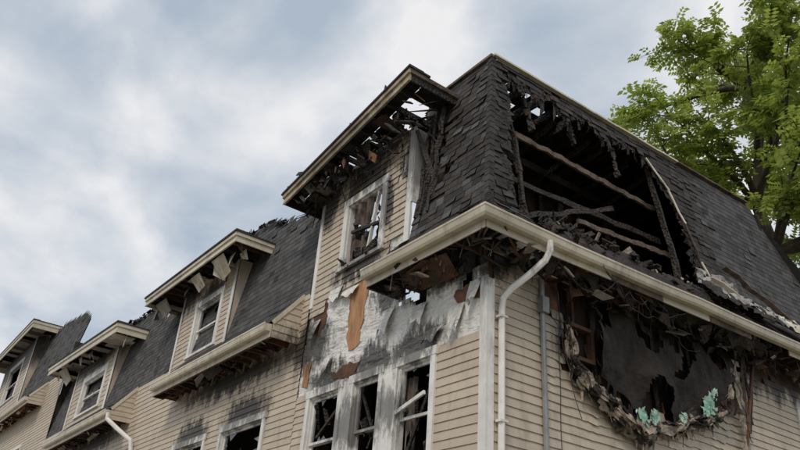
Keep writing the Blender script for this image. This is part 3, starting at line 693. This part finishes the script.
def piece(pts, u):
    for (a, za), (b, zb) in zip(pts, pts[1:]):
        if a <= u <= b: return lerp(za, zb, (u - a) / (b - a))
    return pts[-1][1] if u > pts[-1][0] else pts[0][1]

PARENT = empty("burnt_townhouse.001")
rowwall(-13.4, -4.6, 6.95, [(-7.50, -5.62, 3.5, 4.97), (-9.85, -8.15, 3.5, 4.95), (-12.9, -11.4, 3.5, 4.95)])
rB = lambda u: piece([(-13.5, 9.2), (-9.9, 9.3), (-9.3, 10.05), (-7.9, 9.9), (-6.3, 9.25), (-4.8, 9.0)], u) + .08 * nz(u * 4)
eave(-10.34, -4.85, 6.2, ridge=rB, xr0=-13.4, xr1=-4.6)
dormer(-12.6, -7.2, -11.2, -8.15, 9.06, 8.98, win=(-10.25, -8.68, 7.04, 8.38), lo=6.6, burn=.6, white=.8, flaps=((-8.6, .6, .45, -.5), (-9.9, .5, .35, -.45), (-12.3, .7, .35, -.4)))
bk = MB()
for i in range(20): bk.burnt((-9.4 + i * .24, .45, 8.7), (-9.4 + i * .24 + rnd(-.05, .05), .6, rB(-9.4 + i * .24) + rnd(-.05, .06)), .05, .08, 0, n=4)
for i in range(50):
    u = rnd(-9.4, -4.9); bk.shard((u, .38, rB(u) - .05 + rnd(-.08, .06)), rnd(.05, .16), 0, flat=(1, 0, 0))
bk.box((-4.62, .02, 6.0), (-4.58, .8, 8.9), 0); bk.box((-13.3, 1.0, 6.1), (-4.7, 1.05, 8.8), 0)
bk.make("charred_ridge", [M_char])
PARENT = empty("burnt_townhouse.002")
rowwall(-22.6, -13.4, 6.95, [(-15.6, -14.0, 3.5, 4.95), (-19, -17, 3.5, 4.95)], du=.3)
rC = lambda u: piece([(-22.6, 9.4), (-20, 9.5), (-18, 10.0), (-15.2, 9.8), (-13.4, 9.0)], u) + .1 * nz(u * 2)
eave(-19.6, -13.4, 6.2, ridge=rC, xr0=-22.6, xr1=-13.41)
dormer(-22.5, -14.8, -20.4, -16.2, 9.35, 9.0, win=(-19.3, -16.85, 7.15, 8.42), lo=6.6, burn=.4, white=.7, zs=1.3, flaps=((-21.5, .9, .5, -.45),))
bk = MB(); bk.box((-22.5, 1.0, 6.1), (-13.5, 1.05, 8.8), 0); bk.box((-22.64, .03, 6.9), (-22.61, 8, 10.6), 0)
for i in range(40):
    u = rnd(-18, -13.5); bk.shard((u, .4, rC(u) + rnd(-.1, .06)), rnd(.06, .2), 0, flat=(1, 0, 0))
bk.make("charred_partition", [M_char])
dp2 = MB(); dp2.tube([(-13.3, -.62, 6.15), (-13.3, -.62, 6.0), (-13.0, -.4, 5.75), (-12.6, -.12, 5.45), (-12.55, -.08, 5.2), (-12.55, -.08, .4)], .055, 8)
dp2.make("downspout", [M_white])
PARENT = empty("burnt_townhouse.003")
rowwall(-40, -22.6, 9.5, [(-29, -26.5, 5.3, 7.3)], du=.5)
rD = lambda u: piece([(-40, 12.4), (-31, 12.8), (-28, 12.9), (-24, 12.2), (-22.6, 11.6)], u) + .1 * nz(u)
eave(-34, -25.0, 8.75, sc=1.3, ridge=rD, xr0=-40, xr1=-22.7, ch=.15)
dormer(-38, -29.2, -36.5, -30.4, 13.0, 13.1, win=(-35, -32, 10.3, 12.2), lo=9.3, burn=.5, white=.4, zs=1.6)

# =============================================================== tree
PARENT = None
tb = MB(); lf = MB()
TB = Vector((-3.4, 15.0, 0))
trunk = [TB + Vector((.5 * nz(i * .5) , .5 * nz(i * .5, 4), i * 1.6)) for i in range(14)]
tb.tube(trunk, [.42 * (1 - i / 15) for i in range(14)], 10)
def leafspray(p, d, L):
    d = d.normalized(); side = d.cross(Vector((0, 0, 1)) + Vector((rnd(-.5, .5), rnd(-.5, .5), 0))).normalized()
    n = R.choice([3, 4, 5]); up = side.cross(d).normalized(); t = R.random()
    for i in range(n):
        b = p + d * L * (i + .7) / n + Vector((0, 0, -.12 * L * ((i + 1) / n) ** 2))
        for s in (-1, 1):
            l = L * rnd(.38, .55); w = l * .24
            dd = (side * s + d * .45 + Vector((0, 0, rnd(-.55, .0)))).normalized(); ww = dd.cross(up).normalized() * w
            lf.poly([b, b + dd * l * .45 + ww, b + dd * l, b + dd * l * .45 - ww], 0, t * .7 + .3 * R.random())
for li in range(46):
    h = rnd(12.0, 21.0); i = int(h / 1.6); base = trunk[min(i, 13)]
    az = li * 2.4 + rnd(-.4, .4); ln = rnd(3.0, 6.0) * (1 - .4 * max(0, (h - 17) / 6))
    dr = Vector((math.cos(az), math.sin(az), rnd(.15, .75))).normalized()
    pts = [base]
    for s in range(7):
        dr = (dr + Vector((rnd(-.18, .18), rnd(-.18, .18), rnd(-.16, .12)))).normalized(); pts.append(pts[-1] + dr * ln / 7)
    tb.tube(pts, [.12 * (1 - k / 8.5) for k in range(8)], 6)
    for s in range(2, 8):
        for q in range(3):
            if R.random() < .25: continue
            b = pts[s]; d2 = (dr + Vector((rnd(-1, 1), rnd(-1, 1), rnd(-.6, .8)))).normalized(); l2 = rnd(.6, 1.5); tw = [b]
            for k in range(4):
                d2 = (d2 + Vector((rnd(-.2, .2), rnd(-.2, .2), rnd(-.22, .05)))).normalized(); tw.append(tw[-1] + d2 * l2 / 4)
            tb.tube(tw, [.025, .02, .016, .012, .008], 4)
            for k in range(1, 5):
                for w in range(3): leafspray(tw[k], d2 * .6 + Vector((rnd(-1, 1), rnd(-1, 1), rnd(-.5, .5))), rnd(.28, .5))
M_bark = mat("bark", (.11, .085, .065), (.05, .04, .03), rough=.9, bump=(20, .7), stretch=(1, 1, .3))
M_leaf = bpy.data.materials.new("leaf"); M_leaf.use_nodes = True
N = M_leaf.node_tree.nodes; L = M_leaf.node_tree.links; b = N['Principled BSDF']; b.inputs['Roughness'].default_value = .5
at = N.new('ShaderNodeAttribute'); at.attribute_name = 'tone'; cr = N.new('ShaderNodeValToRGB')
cr.color_ramp.elements[0].color = (.10, .145, .025, 1); cr.color_ramp.elements[1].color = (.32, .37, .07, 1)
L.new(at.outputs['Fac'], cr.inputs[0]); L.new(cr.outputs[0], b.inputs['Base Color'])
tl = N.new('ShaderNodeBsdfTranslucent'); ms = N.new('ShaderNodeMixShader'); ms.inputs[0].default_value = .5
cr2 = N.new('ShaderNodeVectorMath'); cr2.operation = 'SCALE'; cr2.inputs['Scale'].default_value = 1.8
L.new(cr.outputs[0], cr2.inputs[0]); L.new(cr2.outputs[0], tl.inputs['Color'])
L.new(b.outputs[0], ms.inputs[1]); L.new(tl.outputs[0], ms.inputs[2]); L.new(ms.outputs[0], N['Material Output'].inputs['Surface'])
T = empty("ash_tree"); PARENT = T
tb.make("trunk_and_branches", [M_bark], smooth=True); lf.make("foliage", [M_leaf]); PARENT = None

g = MB(); g.poly([(-600, -600, 0), (600, -600, 0), (600, 600, 0), (-600, 600, 0)], 0, .5)
g.make("ground", [mat("dry_grass", (.13, .13, .07), (.20, .165, .11), rough=.95, nscale=.8)], parent=None)
pv = MB(); pv.box((-60, -9.5, 0.004), (14, -3.2, .02), 0, .5); pv.make("pavement", [mat("concrete_paving", (.42, .395, .36), (.34, .315, .28), rough=.9)], parent=None)
PARENT = H1; fd = MB(); fd.box((-4.6, -.02, 0.0), (-.0, .2, WALLBOT), 0); fd.box((-.2, .2, 0), (.01, YE, WALLBOT), 0); fd.make("foundation", [mat("foundation_concrete", (.3, .29, .27))]); PARENT = None

# =============================================================== sky + sun
w = bpy.data.worlds.new("World"); scene.world = w; w.use_nodes = True
N = w.node_tree.nodes; L = w.node_tree.links; bg = N['Background']; out = N['World Output']
SE, SR = math.radians(44), math.radians(148)
sky = N.new('ShaderNodeTexSky'); sky.sky_type = 'NISHITA'; sky.sun_disc = False; sky.sun_elevation = SE; sky.sun_rotation = SR
L.new(sky.outputs[0], bg.inputs[0]); bg.inputs[1].default_value = .10
tc = N.new('ShaderNodeTexCoord'); sp = N.new('ShaderNodeSeparateXYZ'); L.new(tc.outputs['Generated'], sp.inputs[0])
ad = N.new('ShaderNodeMath'); ad.operation = 'ADD'; ad.inputs[1].default_value = .45; L.new(sp.outputs[2], ad.inputs[0])
mxm = N.new('ShaderNodeMath'); mxm.operation = 'MAXIMUM'; mxm.inputs[1].default_value = .1; L.new(ad.outputs[0], mxm.inputs[0])
dx = N.new('ShaderNodeMath'); dx.operation = 'DIVIDE'; L.new(sp.outputs[0], dx.inputs[0]); L.new(mxm.outputs[0], dx.inputs[1])
dy = N.new('ShaderNodeMath'); dy.operation = 'DIVIDE'; L.new(sp.outputs[1], dy.inputs[0]); L.new(mxm.outputs[0], dy.inputs[1])
cx = N.new('ShaderNodeCombineXYZ'); L.new(dx.outputs[0], cx.inputs[0]); L.new(dy.outputs[0], cx.inputs[1])
n1 = N.new('ShaderNodeTexNoise'); n1.inputs['Scale'].default_value = 4.4; n1.inputs['Detail'].default_value = 9; n1.inputs['Roughness'].default_value = .5; n1.inputs['Distortion'].default_value = .2
L.new(cx.outputs[0], n1.inputs['Vector'])
rp = N.new('ShaderNodeValToRGB'); e = rp.color_ramp.elements
e[0].position = .36; e[0].color = (.44, .52, .615, 1); e[1].position = .64; e[1].color = (.92, .915, .92, 1)
k = e.new(.49); k.color = (.62, .67, .735, 1)
L.new(n1.outputs['Fac'], rp.inputs[0])
b2 = N.new('ShaderNodeBackground'); L.new(rp.outputs[0], b2.inputs[0]); b2.inputs[1].default_value = 1.0
mx = N.new('ShaderNodeMixShader'); mx.inputs[0].default_value = .92
L.new(bg.outputs[0], mx.inputs[1]); L.new(b2.outputs[0], mx.inputs[2]); L.new(mx.outputs[0], out.inputs[0])
sl = bpy.data.lights.new("sun", 'SUN'); sl.energy = 1.5; sl.angle = math.radians(16); sl.color = (1, .90, .78)
so_ = bpy.data.objects.new("sun", sl); bpy.context.collection.objects.link(so_)
az = SR; sd = Vector((math.sin(az) * math.cos(SE), math.cos(az) * math.cos(SE), math.sin(SE)))
so_.rotation_euler = sd.to_track_quat('Z', 'Y').to_euler()

# =============================================================== camera
p = math.radians(29); rl = math.radians(4.5); al = math.radians(35)
h = Vector((-math.cos(al), math.sin(al), 0)); F = h * math.cos(p) + Vector((0, 0, math.sin(p)))
R0 = Vector((h.y, -h.x, 0)); U0 = R0.cross(F); RR = R0 * math.cos(rl) + U0 * math.sin(rl); UU = U0 * math.cos(rl) - R0 * math.sin(rl)
cd = bpy.data.cameras.new("camera"); cd.lens = 36 * 750 / 800; cd.sensor_width = 36; cd.clip_end = 2000
co = bpy.data.objects.new("camera", cd); bpy.context.collection.objects.link(co)
mm = Matrix(((RR.x, UU.x, -F.x), (RR.y, UU.y, -F.y), (RR.z, UU.z, -F.z))).to_4x4(); mm.translation = Vector((6.40, -5.90, 1.6)); co.matrix_world = mm
scene.camera = co
